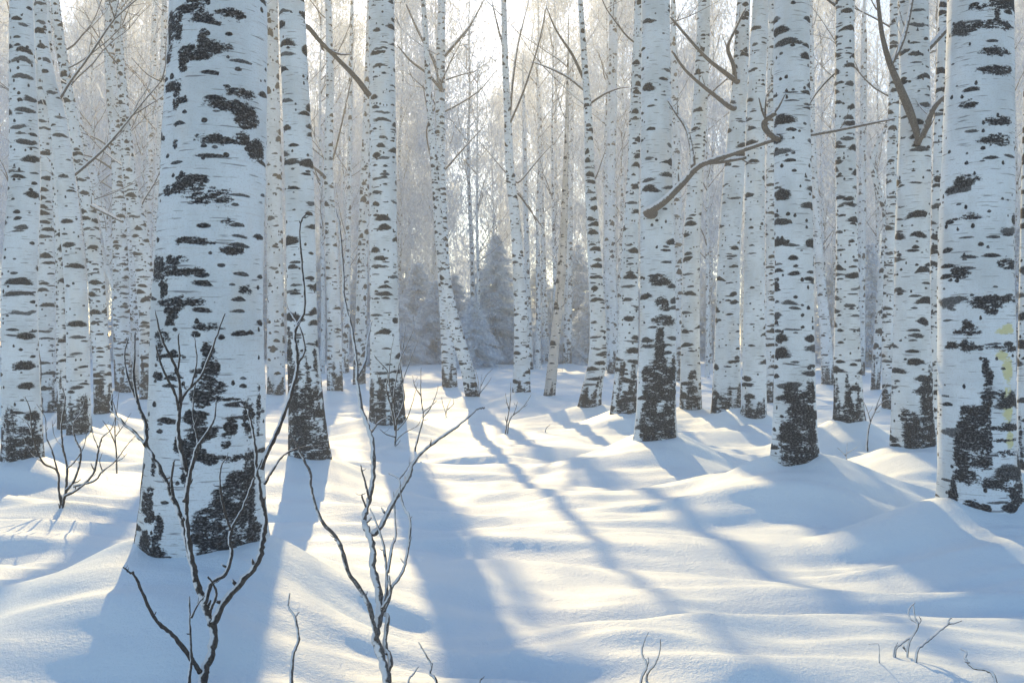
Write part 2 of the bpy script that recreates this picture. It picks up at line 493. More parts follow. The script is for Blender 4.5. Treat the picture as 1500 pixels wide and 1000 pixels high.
    if crown > 0:
        crown *= .7 if d > 18 else 1
        me = CROWN[rng.randint(len(CROWN))]
        c = bpy.data.objects.new('crown', me); col.objects.link(c); c.parent = root
        hz = top - 6.2
        a = axis(min(hz, top - .3))
        c.location = Vector((float(a[0] - base[0]), float(a[1] - base[1]), float(hz - base[2])))
        c.rotation_euler.z = rng.rand() * 6.28; c.scale = (crown, crown, .95)
        for i in range(5):
            zv = rng.uniform(hz, top - .6)
            l = bpy.data.objects.new('branch', LIMB[rng.randint(len(LIMB))]); col.objects.link(l); l.parent = root
            l.location = Vector([float(q) for q in axis(zv) - base]); l.rotation_euler.z = rng.rand() * 6.28
            k = rng.uniform(.75, 1.25) * crown; l.scale = (k, k, k)
    trees_done.append((short, float(np.interp(CH + 200 / F * d, zq, rx)) / d * F + 750, d, base[0]))
    return root


# ---- traced birches: rows are (py, px centre, px width) -------------------
H_PATCH = ['only',
 (262,50,16,24),(278,55,9,22),(300,33,24,8),(352,36,24,7),(258,88,12,14),(330,86,22,9),(300,95,26,12),(286,112,9,10),(345,84,16,5),(316,72,8,12),
 (268,138,20,9),(276,160,8,13),(366,148,26,8),(352,166,34,9),(372,182,22,16),(366,212,16,10),(350,216,40,9),(382,224,22,16),(246,205,13,8),(276,222,6,8),(312,48,20,6),(308,20,16,5),
 (300,274,26,9),(276,284,24,8),(268,288,17,8),(322,296,30,12),(340,300,22,6),(352,332,12,6),(302,360,24,5),(328,362,11,5),(358,372,20,7),
 (246,396,22,17),(280,386,22,6),(300,404,24,7),(268,404,24,10),(262,425,6,14),(258,424,6,16),(282,446,34,8),(300,446,24,7),(276,456,14,9),(372,427,13,8),
 (272,474,10,6),(258,494,17,9),(256,510,7,18),(252,548,13,7),(280,550,16,6),(326,479,24,4),(372,486,16,4),
 (328,512,9,13),(331,540,12,22),(326,568,14,16),(340,566,14,10),(318,576,14,12),(312,604,17,12),(322,626,20,12),(308,640,14,12),(300,650,9,16),(302,676,8,15),(300,692,7,8),
 (350,580,28,4),(376,610,12,26),(384,600,7,34),(356,620,10,14),(350,640,8,10),(320,655,8,10),(332,664,10,9),(362,664,30,5),
 (216,712,8,26),(212,752,10,28),(214,776,9,14),(236,728,18,18),(246,744,12,12),(244,712,10,10),(238,786,18,22),(262,800,22,16),(232,805,22,18),(278,812,24,12),(222,690,7,20),(262,770,9,30),
 (362,700,18,20),(376,690,14,40),(350,724,20,26),(372,740,22,30),(330,748,22,18),(352,768,26,22),(380,780,18,26),(322,800,22,14),(350,806,30,16),(300,806,9,10),(338,786,26,12),(318,770,14,8),(384,810,14,14),(250,676,6,14),(288,640,7,13)]
birch('big', 'huge old birch at left, widest trunk of all, with ragged black patches',
  [(0,317,140),(120,315,143),(250,312,148),(400,307,154),(500,305,160),(600,303,168),(700,299,176),(760,298,181),(820,298,184)], 802,
  mat='hero', mound=(.24,.50), top=15, patches=H_PATCH, seg=150, dz=.018, crown=1.2)

AE_PATCH = ['only',
 (1440,14,10,14),(1436,24,34,5),(1434,50,40,6),(1440,38,5,14),(1440,88,26,7),(1440,115,30,7),(1442,188,22,7),(1438,215,26,8),(1400,162,14,5),(1398,270,18,9),(1392,275,10,8),(1472,325,12,10),(1400,324,26,4),
 (1458,390,22,8),(1392,402,15,9),(1440,440,44,6),(1425,448,26,6),(1430,456,12,7),(1400,478,8,14),(1400,486,20,4),(1400,506,10,10),(1384,506,10,6),(1424,508,40,4),(1466,511,24,5),
 (1421,536,5,14),(1426,556,6,16),(1424,580,8,16),(1430,576,12,7),(1440,577,9,8),(1402,604,14,14),(1396,630,14,28),(1394,660,14,30),(1404,650,14,36),(1420,610,9,26),(1422,640,8,22),(1416,668,12,16),
 (1396,692,18,12),(1386,716,6,28),(1382,736,5,24),(1402,734,12,9),(1414,736,12,6),(1414,750,5,12),(1418,762,5,6),(1400,744,8,8),(1448,695,26,6),(1430,704,18,7),
 (1478,676,8,20),(1472,700,12,18),(1462,722,16,18),(1474,738,14,14),(1488,732,9,12),(1456,736,18,7),(1450,640,26,3),(1460,625,30,3),(1460,618,34,3),(1458,658,26,3),(1450,683,28,3)]
birch('edge', 'thick birch by the right edge with yellow-green lichen stains and black flared foot',
  [(0,1436,88),(100,1434,92),(250,1431,99),(400,1430,104),(500,1431,106),(600,1432,107),(680,1434,110),(730,1438,118),(760,1440,130)], 745,
  mat='edge', mound=(.22,.55), top=14, patches=AE_PATCH, lichen=[(1458,482,14,9),(1446,520,12,8),(1455,540,12,20),(1454,590,11,28),(1458,640,10,14),(1448,486,14,5)], seg=120, dz=.02, crown=1.1)

# the row on the left edge
birch('leftedge', 'birch nearest the left edge, straight, with black banded foot and grey stripe',
  [(0,32,32),(120,34,37),(250,35,43),(400,30,48),(550,31,52),(675,33,56)], 672, mound=(.16,.5), top=13, base_dark=.32, dark_amt=.75, seg=56, dz=.04,
  branches=[dict(p=[(10,428),(30,427),(52,428)], r=(1.6,1.2), f=-.34, emb=False, m='twig')])
birch('left2', 'slim straight birch just right of the left edge birch, half covered by shrub twigs',
  [(0,60,20),(150,62,22),(300,66,24),(420,68,26),(520,68,27),(600,69,30)], 604, nrand=3, rand_z=(2.6,6), mound=(.12,.4), top=13, seg=40, base_dark=.5)
birch('left3', 'sunlit hair-thin birch between two darker leaning left-hand trunks',
  [(250,80,12),(400,88,14),(500,92,17),(600,95,20),(640,96,22)], 628, mat='thin', mound=(.1,.35), top=11, seg=28)
birch('bent', 'left-hand birch that bows out near its top and then leans right',
  [(0,56,19),(60,60,20),(120,72,22),(170,85,24),(230,93,27),(320,102,30),(420,112,31),(520,116,32),(630,116,34)], 636, nrand=3, rand_z=(2.6,6), mound=(.14,.45), top=12, seg=44, base_dark=.35, dark_amt=.8)
birch('lean', 'leaning left-hand birch with a dark broken stub and round black foot',
  [(160,104,16),(220,114,18),(290,127,20),(380,138,23),(480,146,24),(560,150,25),(610,151,27)], 606, nrand=3, rand_z=(2.6,6), mound=(.14,.4), top=11, seg=40, base_dark=.35, dark_amt=.9,
  branches=[dict(p=[(132,300),(150,309),(180,325)], r=(3.2,1.6), dy=-.5)])
birch('fork', 'slender birch forking into two thin tops at the upper left, knotty stem',
  [(0,160,12),(60,160,14),(110,163,15),(170,167,17),(240,172,18),(330,175,20),(450,178,23),(572,182,26)], 572, mat='mid', mound=(.1,.4), top=13, seg=36, nrand=4, rand_z=(5,9),
  branches=[dict(p=[(160,30),(148,12),(140,-8)], r=(3,1.6), dy=.3), dict(p=[(160,28),(168,10),(180,-20)], r=(3,1.8), dy=.2),
            dict(p=[(168,250),(140,232),(112,225)], r=(1.6,.8), dy=-.4), dict(p=[(170,225),(145,205),(108,190)], r=(1.5,.7), dy=-.3)])
birch('twin', 'thin birch close behind the forked one, swollen knot half way up',
  [(60,181,9),(150,184,11),(240,186,14),(300,190,16),(420,196,18),(556,200,20)], 556, mat='thin', mound=(.08,.4), top=13, seg=28, nrand=3, rand_z=(5,9))
birch('crook', 'crooked birch with an elbow half way up, left of the huge trunk',
  [(130,180,13),(200,186,16),(270,191,20),(320,200,24),(370,208,25),(440,214,26),(520,217,27),(580,218,28)], 584, nrand=3, rand_z=(2.6,6), mound=(.1,.4), top=12, seg=44)
birch('slant', 'narrow sunlit stem slanting down to the right in front of the crooked birch',
  [(330,134,7),(370,148,9),(410,165,10),(450,183,11),(490,196,12),(560,206,14)], 572, mat='thin', mound=(.08,.3), top=7.5, seg=24, crown=.7)
birch('bow', 'thin bowed birch sweeping from upper left down behind the crooked birch',
  [(0,70,8),(60,82,9),(140,104,10),(230,130,11),(320,152,13),(420,170,14),(500,180,15),(562,186,17)], 562, mat='thin', mound=(.08,.35), top=10, seg=26, nrand=3, rand_z=(3.5,7), crown=.8)
birch('pairl', 'left one of two close thin birches touching the left side of the huge trunk',
  [(0,228,8),(130,224,11),(250,219,12),(330,216,13),(560,208,16)], 552, mat='thin', mound=(.08,.4), top=14, seg=24, nrand=2, rand_z=(6,9))
birch('pairr', 'right one of two close thin birches touching the left side of the huge trunk',
  [(0,242,8),(130,238,11),(250,234,13),(400,229,14),(556,224,17)], 556, mat='thin', mound=(.08,.4), top=14, seg=24, nrand=2, rand_z=(6,9))

# behind and right of the huge trunk
birch('pale', 'pale sunlit birch half hidden behind the right side of the huge trunk',
  [(0,396,21),(150,399,22),(300,402,23),(450,404,24),(580,405,27)], 578, mat='far', nrand=2, rand_z=(4.2,8), mound=(.12,.4), top=15, seg=36, base_dark=.3)
birch('j', 'birch right of the huge trunk with the tallest black foot',
  [(0,428,37),(120,433,39),(250,438,42),(400,441,43),(500,443,44),(600,449,52),(670,452,62)], 672, mound=(.18,.5), top=14, seg=64, dz=.03, base_dark=.85, dark_amt=.8,
  branches=[dict(p=[(451,40),(470,62),(500,92),(522,115),(541,140)], r=(3.0,4.6), f=.1, dy=.5, emb=True)])
birch('k', 'slim birch with upswept side branches, second trunk right of the huge one',
  [(0,481,9),(120,483,11),(250,481,13),(380,486,18),(500,490,21),(572,491,24)], 574, mat='mid', mound=(.1,.4), top=13, seg=36, base_dark=.5, dark_amt=.7, nrand=4, rand_z=(4.5,9),
  branches=[dict(p=[(478,262),(468,252),(458,244)], r=(2.6,1.4), dy=-.5), dict(p=[(481,250),(492,215),(505,160),(520,90)], r=(2.0,.6), dy=.3)])
birch('thread', 'thread-thin pale sapling birch between the two straight marked trunks left of centre',
  [(0,516,5),(85,514,6),(250,512,7),(350,510,8),(548,506,11)], 548, mat='far', mound=(.06,.4), top=14, seg=18, nrand=2, rand_z=(6,9))
birch('l', 'pale narrow birch peeping out left of the straight lens-marked trunk',
  [(0,544,12),(200,537,13),(350,532,15),(500,528,17),(560,526,19)], 562, mat='far', mound=(.1,.4), top=14, seg=28)
birch('m', 'straight birch left of centre with black lens marks, bushy twigs around its dark foot',
  [(0,559,37),(120,560,38),(250,561,39),(400,562,41),(500,564,43),(560,566,48),(620,568,54)], 616, mound=(.14,.5), top=15, seg=60, dz=.035, base_dark=.45, dark_amt=.75)
birch('n', 'slender central birch with thin rising branches, black patch low on its sunlit foot',
  [(0,647,11),(120,645,14),(250,645,15),(350,648,17),(450,653,19),(520,657,21),(568,659,23)], 566, mat='mid', mound=(.12,.45), top=15, seg=36, base_dark=.42, dark_amt=.6, nrand=3, rand_z=(5,9.5),
  branches=[dict(p=[(646,130),(636,90),(612,45),(592,0)], r=(2.6,.9), dy=.3, f=-.1), dict(p=[(647,132),(626,108),(600,88),(582,66)], r=(2.2,.7), dy=-.3, f=-.1),
            dict(p=[(651,82),(670,60),(690,35),(710,-2)], r=(2.4,.7), dy=.2), dict(p=[(650,118),(675,110),(698,104)], r=(1.3,.5), dy=.2),
            dict(p=[(652,163),(680,148),(705,130),(727,103)], r=(1.4,.5), dy=.3), dict(p=[(652,248),(675,222),(710,184)], r=(1.5,.5), dy=-.3),
            dict(p=[(646,214),(630,180),(618,115)], r=(1.4,.5), dy=.2), dict(p=[(641,150),(625,190),(633,240),(644,285)], r=(1.2,.5), dy=.2)])
birch('n2', 'leaning central birch whose stem crosses behind its slender neighbour, short brown foot',
  [(250,637,11),(380,648,15),(450,660,17),(500,673,19),(540,684,20),(580,692,21)], 580, mat='thin', mound=(.1,.4), top=11, seg=36, base_dark=.18, dark_amt=.8)
birch('o', 'gently curved birch right of the bright sky gap, smooth with few dark marks',
  [(0,738,8),(90,740,9),(175,744,11),(250,747,13),(325,755,15),(420,761,18),(500,764,22),(575,764,27)], 574, mat='thin', mound=(.16,.5), top=15, seg=40, base_dark=.2, dark_amt=.4, nrand=2, rand_z=(6,9.5),
  branches=[dict(p=[(741,75),(732,50),(720,0)], r=(2.0,.7), dy=.2), dict(p=[(746,175),(752,110),(760,60),(775,0)], r=(1.8,.6), dy=.3), dict(p=[(747,180),(768,130),(790,60),(802,0)], r=(1.6,.5), dy=-.2),
            dict(p=[(749,262),(730,240),(700,205)], r=(1.2,.4), dy=.2), dict(p=[(762,265),(790,232),(815,205)], r=(1.4,.4), dy=.3), dict(p=[(760,285),(778,310),(796,335)], r=(1.2,.5), dy=.2)])
birch('o2', 'faint thin birch hugging the right side of the gently curved central birch',
  [(200,768,6),(300,770,7),(420,773,8),(540,776,11)], 541, mat='far', mound=(.06,.4), top=13, seg=18)
birch('q', 'tan slender birch leaning slightly right of centre with unmarked lower stem',
  [(230,829,7),(300,827,10),(400,822,13),(500,813,14),(580,805,17)], 580, mat='tan', mound=(.1,.4), top=7.5, crown=.6, seg=32, nrand=3, rand_z=(3.4,6.5), base_dark=.2)
birch('r', 'short-footed distant birch standing on the snow crest, right neighbour of the tan one',
  [(100,838,7),(300,835,9),(420,833,11),(526,831,13)], 533, mat='far', mound=(.05,.4), top=14, seg=20)
birch('r2', 'thin far birch standing just left of the tan birch on the crest',
  [(150,790,6),(350,795,7),(450,798,8),(530,800,10)], 534, mat='far', mound=(.05,.4), top=13, seg=18, nrand=1, rand_z=(6,10))
birch('p', 'birch right of centre with ringed bark and a foot curving left into the snow',
  [(0,850,7),(90,856,9),(180,862,12),(250,864,15),(330,868,18),(400,872,21),(480,876,24),(530,875,26),(570,867,30),(605,862,37)], 603, mat='mid', mound=(.12,.5), top=14, seg=48, base_dark=.5, dark_amt=.65, nrand=3, rand_z=(4.5,8),
  branches=[dict(p=[(858,134),(830,112),(795,96),(778,91)], r=(1.9,.6), dy=.3), dict(p=[(856,118),(838,80),(815,45),(800,10)], r=(2.0,.6), dy=-.2), dict(p=[(866,150),(885,138),(905,130),(922,128)], r=(1.8,.6), dy=-.2), dict(p=[(872,260),(880,238),(888,215)], r=(1.6,.7), dy=.2)])
birch('s', 'grey distant trunk right of the ringed-bark birch, bare of marks',
  [(0,899,12),(150,897,14),(300,893,16),(430,895,17),(545,899,20)], 547, mat='far', mound=(.1,.4), top=14, seg=28)
birch('t', 'birch with rim-lit left edge standing half behind the black-footed trunk',
  [(0,936,13),(85,933,14),(180,930,17),(250,928,18),(400,922,26),(500,920,30),(560,916,34),(605,913,38)], 603, mat='mid', nrand=3, rand_z=(4.2,8), rime=False, mound=(.14,.45), top=13, seg=48, base_dark=.55, dark_amt=.7)

# right hand row
U_P = [(962,510,7,32),(958,505,30,3),(970,470,20,8),(966,445,10,10),(964,415,20,6),(962,408,12,5),(952,565,16,34),(962,552,14,36),(978,590,12,52),(946,612,14,30),(968,620,22,22),(950,632,20,14),(980,636,12,14),(944,548,10,12),(984,560,8,40)]
birch('u', 'black-footed birch right of centre bearing the long brown forked branch',
  [(0,960,41),(120,961,43),(250,962,46),(400,963,51),(500,963,53),(600,961,58),(645,960,63)], 645, mound=(.24,.5), top=14, seg=72, dz=.03, patches=['only'] + U_P,
  branches=[dict(p=[(950,310),(972,295),(1000,268),(1018,248),(1034,238),(1070,226),(1105,214),(1138,203)], r=(6.6,5,4.4,3.6,3.2), f=-.26, dy=-.35),
            dict(p=[(1030,238),(1055,237),(1092,231)], r=(3.5,2.6), f=-.4, dy=.3, emb=False, on=0),
            dict(p=[(1015,246),(1013,220),(1006,190),(990,165),(978,146)], r=(3.2,2.4,1.6), f=-.38, dy=.25, emb=False, on=0)])
birch('v', 'pale birch between the black-footed trunk and the next row, dark speckled foot',
  [(0,1031,18),(100,1028,21),(250,1019,23),(330,1014,24),(420,1012,25),(520,1012,28),(600,1012,33)], 600, mat='mid', nrand=3, rand_z=(4.2,8), rime=False, mound=(.16,.45), top=13, seg=48, base_dark=.45, dark_amt=.6)
birch('v2', 'dim trunk squeezed behind the right side of the black-footed birch',
  [(150,988,14),(300,991,15),(450,994,15),(560,996,17)], 558, mat='far', mound=(.06,.4), top=13, seg=24)
birch('w', 'birch with black eyebrow marks, bare snowy limbs reaching left near its top',
  [(0,1089,19),(80,1085,22),(150,1082,25),(250,1076,30),(400,1067,33),(500,1065,36),(600,1064,43)], 605, nrand=3, rand_z=(4.2,8), rime=False, mound=(.12,.45), top=13, seg=56, base_dark=.32, dark_amt=.75,
  branches=[dict(p=[(1076,117),(1060,105),(1035,85),(1010,58),(982,25)], r=(3.6,2.4,1.6), f=-.2, dy=-.4), dict(p=[(1068,156),(1045,138),(1020,118),(1000,98),(984,74)], r=(3.4,2.4,1.5), f=-.2, dy=-.2),
            dict(p=[(1077,116),(1074,95),(1066,70),(1076,45),(1092,12)], r=(3.2,2.6,1.6), f=-.2, dy=-.1, emb=False, on=0)])
birch('x', 'birch wedged between two broader trunks, arched black marks like frowns',
  [(0,1114,23),(80,1110,25),(150,1107,27),(300,1106,29),(420,1105,30),(520,1104,33),(610,1104,38)], 610, mound=(.18,.5), top=13, seg=52, base_dark=.25, dark_amt=.6)
birch('x2', 'narrow bluish trunk seen in the slit beside the forward right birch',
  [(0,1130,11),(200,1129,12),(400,1128,13),(595,1127,16)], 590, mat='mid', nrand=2, rand_z=(4.2,8), mound=(.08,.4), top=13, seg=28)
Y_P = [(1165,600,22,30),(1150,640,20,28),(1178,630,16,36),(1160,665,28,16),(1185,662,12,20),(1150,575,12,16),(1180,575,10,22),(1142,650,10,20)]
birch('y', 'forward right birch with bushy black foot and hooked branch stub at left',
  [(0,1161,52),(120,1161,52),(250,1161,53),(400,1162,55),(500,1162,57),(600,1163,61),(675,1164,69)], 675, mound=(.26,.62), top=14, seg=76, dz=.03, patches=['only'] + Y_P,
  branches=[dict(p=[(1138,203),(1127,196),(1120,186),(1122,175),(1136,165)], r=(4.2,4.4,4), f=-.05, dy=-.15)])
birch('z0', 'thin leaning birch curving down between the forward right birch and its neighbour',
  [(0,1186,8),(260,1192,10),(340,1196,12),(420,1203,14),(500,1210,16),(562,1213,19)], 563, mat='thin', mound=(.14,.4), top=12, seg=32)
birch('z', 'straight birch alone in the right gap, foot set in a tall mound',
  [(0,1238,27),(150,1239,28),(300,1240,30),(400,1241,32),(500,1241,37),(560,1242,40),(616,1243,45)], 616, nrand=3, rand_z=(3.2,6.5), rime=False, mound=(.26,.5), top=14, seg=60, dz=.035, base_dark=.42, dark_amt=.75,
  branches=[dict(p=[(1225,105),(1205,125),(1187,150),(1170,190)][::-1], r=(1.2,2.0), f=.2, emb=False, m='twig'), dict(p=[(1185,198),(1230,190),(1275,181),(1311,174)], r=(2.6,2.2,1.4), f=-.4, dy=-.3, emb=False)])
birch('aa', 'kinked thin birch leaning between the lone birch and the forked-limb birch',
  [(180,1300,6),(235,1278,8),(270,1285,9),(310,1297,10),(360,1296,10),(420,1291,11),(520,1285,12),(585,1282,14)], 572, mat='far', mound=(.08,.3), top=8.5, seg=24, crown=.8)
birch('aa2', 'dim upright trunk behind the kinked thin birch, crossed by small twigs',
  [(60,1266,9),(200,1264,10),(350,1262,11),(545,1260,14)], 548, mat='far', mound=(.06,.4), top=13, seg=22, nrand=3, rand_z=(4,9))
birch('ab', 'narrow bluish birch standing left of the forked-limb birch, small dark foot',
  [(0,1312,15),(150,1309,15),(300,1305,16),(450,1302,17),(600,1301,19)], 598, mat='mid', nrand=3, rand_z=(4.2,8), rime=False, mound=(.1,.4), top=13, seg=36, base_dark=.3, dark_amt=.8)
AC_P = [(1350,600,14,44),(1340,640,22,22),(1326,628,14,26),(1356,560,8,26),(1345,572,16,8),(1336,655,22,8),(1358,630,10,26),(1318,610,8,14)]
birch('ac', 'stout right-hand birch with a thick forked limb high on its front',
  [(0,1338,42),(130,1339,42),(250,1338,47),(400,1337,49),(500,1337,52),(580,1337,58),(655,1337,63)], 655, mound=(.24,.55), top=13, seg=72, dz=.03, patches=['only'] + AC_P,
  branches=[dict(p=[(1345,204),(1335,170),(1318,128),(1303,92),(1292,50),(1286,0),(1284,-30)], r=(4.6,6.2,4.8,3.6,2.6,2), f=-.22, dy=-.3),
            dict(p=[(1346,205),(1355,190),(1364,165),(1374,150),(1386,139)], r=(4.5,5,4,3), f=-.22, dy=-.2),
            dict(p=[(1304,95),(1314,78),(1325,50),(1334,10),(1340,-30)], r=(3.8,3.2,2.2), f=-.37, dy=.2, emb=False, on=0),
            dict(p=[(1357,72),(1372,58),(1394,34),(1412,18)], r=(4.5,4.5,3), f=.05, dy=.3)])
birch('ad', 'thin bright sunlit birch squeezed between the two stout right-hand trunks',
  [(0,1383,14),(100,1378,15),(250,1372,16),(400,1371,16),(550,1372,16),(650,1373,18)], 640, mat='thin', mound=(.14,.4), top=12, seg=32, base_dark=.12)
birch('cut', 'birch cut by the right edge of the photo behind the lichen-stained one',
  [(0,1512,22),(300,1508,24),(500,1507,26),(700,1506,30)], 690, mat='mid', mound=(.14,.4), top=12, seg=36)
# ------------------------------------------------------------------ shrubs and twigs in the snow (traced)
def shrub(label, base, strokes, cat='shrub', name='bare_shrub', mat='twig', mound=.03, spread=.25, d=None, scale=1.0, group='bare shrubs poking through the snow', tuft=True):
    """strokes: (list of picture points, first radius px, last radius px, depth change m)"""
    d = d or solve_depth(base[0], base[1], mound, ground)
    b = to_world(base[0], base[1], d)
    root = empty(name, b); tag(root, label, cat, group)
    rng = np.random.RandomState(int(base[0] * 7 + base[1]))
    done = []
    for i, s in enumerate(strokes):
        P, r0, r1, dy = s[0], s[1], s[2], s[3]
        y0 = s[4] if len(s) > 4 else 0.0
        k = len(P)
        L = np.array([to_world(px, py, d + y0 + dy * j / max(1, k - 1)) for j, (px, py) in enumerate(P)])
        if i == 0 or s[0][0][1] >= base[1] - 6:
            L = np.vstack([L[0] + (L[0] - L[1]) * .1 - np.array([0, 0, .16]), L])
        L = smooth_line(L, 6)
        L += rng.randn(*L.shape) * (.10 * r0 / F * d)
        n = len(L)
        rad = np.linspace(r0, r1 * .62, n) * (1 + .10 * rng.randn(n)) / F * d
        tb = TB(); tb.tube(L, rad, 9)
        if tuft:   # buds and short spurs
            for _ in range(max(0, int(n / 11))):
                q = rng.randint(3, n - 1); e = rng.randn(3); e[2] = abs(e[2]); e /= np.linalg.norm(e)
                ll = rng.uniform(5, 13) / F * d
                tb.tube([L[q], L[q] + e * ll * .6, L[q] + e * ll + np.array([0, 0, ll * .2])], [rad[q] * .6, rad[q] * .5, rad[q] * .3], 5)
        par = None
        x0, y0p = P[0]
        if y0p < base[1] - 6:       # springs from the nearest earlier stem
            best = min(done, key=lambda q: min((x0 - a) ** 2 + (y0p - c) ** 2 for a, c in q[1]))
            par = best[0]
        deep = par is not None and par.parent != root
        o = tb.obj('stem' if par is None else ('twig' if par.name.startswith(('branch', 'twig')) else 'branch'), M[mat], root if par is None else (par.parent if deep else par), b)
        done.append((o, [tuple(q) for q in smooth_line(P, 4)]))
    mounds.append((b[0], d, .0, mound, spread))
    return root

shrub('tall forked shrub with many dark twigs right before the huge birch', (297, 1000), [
    ([(297,1000),(301,978),(311,948),(312,918),(300,884),(287,850),(277,810),(267,767),(257,737),(232,684),(216,656),(200,636),(178,616),(164,600),(164,578)], 7.5, 2.2, .25),
    ([(312,914),(327,883),(353,853),(377,823),(384,796),(388,760),(381,722),(376,690),(374,656),(370,632),(364,604),(352,590)], 6.0, 2.0, .15, .02),
    ([(300,884),(310,853),(330,840),(339,810),(336,790),(341,770),(357,740),(371,704),(384,672)], 4.0, 2.2, .1, .02),
    ([(338,776),(330,752),(324,725),(322,700),(325,680),(334,668)], 2.2, 1.3, -.05, .06),
    ([(288,852),(279,810),(274,770),(273,735),(276,698),(284,676),(290,656),(288,636),(282,602),(286,562)], 4.4, 1.6, .1, .06),
    ([(270,735),(279,690),(288,656),(305,630),(314,612),(317,585)], 3.6, 1.8, .05, .08),
    ([(276,698),(268,672),(262,645),(261,616),(266,584),(280,566),(297,546),(316,496),(329,458)], 4.0, 2.2, .05, .1),
    ([(262,602),(256,576),(241,546),(232,522),(228,505)], 2.4, 1.5, -.05, .12),
    ([(264,590),(262,555),(253,528),(237,496),(227,454)], 3.0, 1.6, -.05, .12),
    ([(260,545),(263,522),(261,496),(262,488)], 1.8, 1.2, -.04, .12),
    ([(280,566),(288,530),(286,505),(285,490)], 1.6, 1.0, .04, .12),
    ([(254,730),(251,706),(254,680),(256,674)], 2.6, 1.6, -.08, .1),
    ([(214,652),(213,620),(203,594),(196,556),(197,520),(198,486)], 3.4, 1.8, .05, .18),
    ([(203,592),(188,556),(182,522),(188,494)], 2.2, 1.4, .05, .2),
    ([(388,708),(398,690),(416,666),(440,656),(470,652)], 2.6, 1.2, .3, .12),
    ([(382,688),(392,660),(406,632),(424,584),(435,536),(432,486),(446,452),(442,392),(439,332),(447,314)], 4.2, 2.4, .25, .12),
    ([(435,534),(446,514),(441,484),(428,462),(420,450)], 2.4, 1.4, .1, .25),
    ([(308,893),(317,872),(313,856),(304,844)], 2.4, 1.8, -.06, .0),
    ([(293,984),(277,960),(253,930),(230,910),(214,880),(197,842),(190,838),(180,830)], 3.8, 1.6, -.2, .0),
    ([(277,1000),(280,960),(278,913),(277,873)], 3.2, 2.0, .05, -.05),
    ([(280,904),(290,884),(300,872)], 2.0, 1.5, .0, -.04),
], spread=.3)
shrub('winding grey-white shrub in the foreground centre with a long arm reaching right', (568, 1003), [
    ([(568,1003),(560,966),(550,932),(556,898),(553,860),(546,832),(546,800),(538,776),(533,758),(540,732),(546,690),(546,652),(538,624),(529,598),(523,560),(522,528),(514,472),(505,440),(500,352),(492,306)], 7.0, 2.2, .35),
    ([(546,782),(560,766),(582,724),(598,700),(606,676),(630,652),(670,624),(698,600),(710,597)], 4.6, 2.0, .25, .12),
    ([(552,936),(546,908),(538,880),(510,836),(496,792),(470,760),(456,716),(454,692),(434,652),(422,634)], 4.0, 2.2, -.1, .02),
    ([(524,552),(535,528),(538,500),(545,470)], 2.6, 1.4, .15, .3),
    ([(566,988),(572,966),(564,944),(568,905),(562,896),(569,878),(575,858),(590,836),(598,802),(601,762),(592,744),(586,720),(584,702),(569,693)], 4.2, 1.6, .15, .03),
    ([(566,882),(566,836),(562,800),(552,768),(542,744)], 2.6, 1.6, .05, .08),
    ([(568,838),(574,800),(580,782),(576,720)], 2.8, 1.6, .1, .08),
    ([(541,730),(532,696),(528,680)], 2.0, 1.4, -.05, .15),
    ([(560,890),(572,868),(570,842)], 3.0, 2.0, -.03, .05),
    ([(544,632),(555,618),(567,611)], 2.4, 1.4, .05, .25),
    ([(536,742),(530,726),(535,722)], 1.6, 1.2, -.03, .15),
    ([(557,900),(564,870),(570,846)], 2.6, 1.6, .04, .05),
    ([(584,702),(594,690),(602,676)], 1.6, 1.1, .04, .18),
], mat='rime', spread=.25)
shrub('single knobbly twig standing between the two foreground shrubs', (426, 1002), [
    ([(426,1002),(429,960),(437,936),(432,904),(423,889),(424,868)], 3.4, 1.8, .05),
    ([(432,904),(436,898),(438,896)], 1.6, 1.0, .02, .03)], cat='twig', name='bare_twig', mat='rime', tuft=False)
shrub('forked twig like a narrow cup at the bottom edge, right of centre', (938, 1002), [
    ([(938,1002),(947,975),(940,956),(944,938),(950,925)], 2.6, 1.2, .03),
    ([(947,998),(950,984),(960,971),(967,950),(967,935)], 2.2, 1.1, -.03, .02),
    ([(947,976),(950,968),(949,962)], 1.4, 1.0, .0, .02)], cat='twig', name='bare_twig', mat='rime', tuft=False)
shrub('tangled frosty twig tuft at lower right with looping tips', (1329, 962), [
    ([(1329,964),(1332,940),(1344,915),(1333,905),(1331,893),(1340,882)], 2.2, 1.3, .04),
    ([(1311,957),(1321,942),(1336,931),(1345,915),(1340,902),(1338,886)], 2.2, 1.4, .04, .0),
    ([(1309,958),(1313,944),(1315,940)], 1.4, 1.0, .0, .0),
    ([(1322,946),(1328,953),(1330,956)], 1.6, 1.3, .0, .01),
    ([(1345,914),(1349,908),(1346,902)], 1.2, .9, .0, .03)], cat='twig', name='bare_twig', mat='rime', tuft=False)
shrub('arched frosty twig with a knobbed tip beside the tangled tuft', (1342, 958), [
    ([(1342,958),(1352,944),(1366,932),(1387,915),(1398,912),(1408,909)], 2.4, 1.4, .08),
    ([(1388,914),(1391,906),(1394,905)], 1.8, 1.2, .0, .05)], cat='twig', name='bare_twig', mat='rime', tuft=False)
shrub('curled frosty twig in the bottom right corner', (1458, 1000), [
    ([(1458,1000),(1448,982),(1426,977),(1414,964),(1416,955),(1407,949)], 3.0, 1.8, .05),
    ([(1420,970),(1412,968)], 1.6, 1.2, .0, .02)], cat='twig', name='bare_twig', mat='rime', tuft=False)
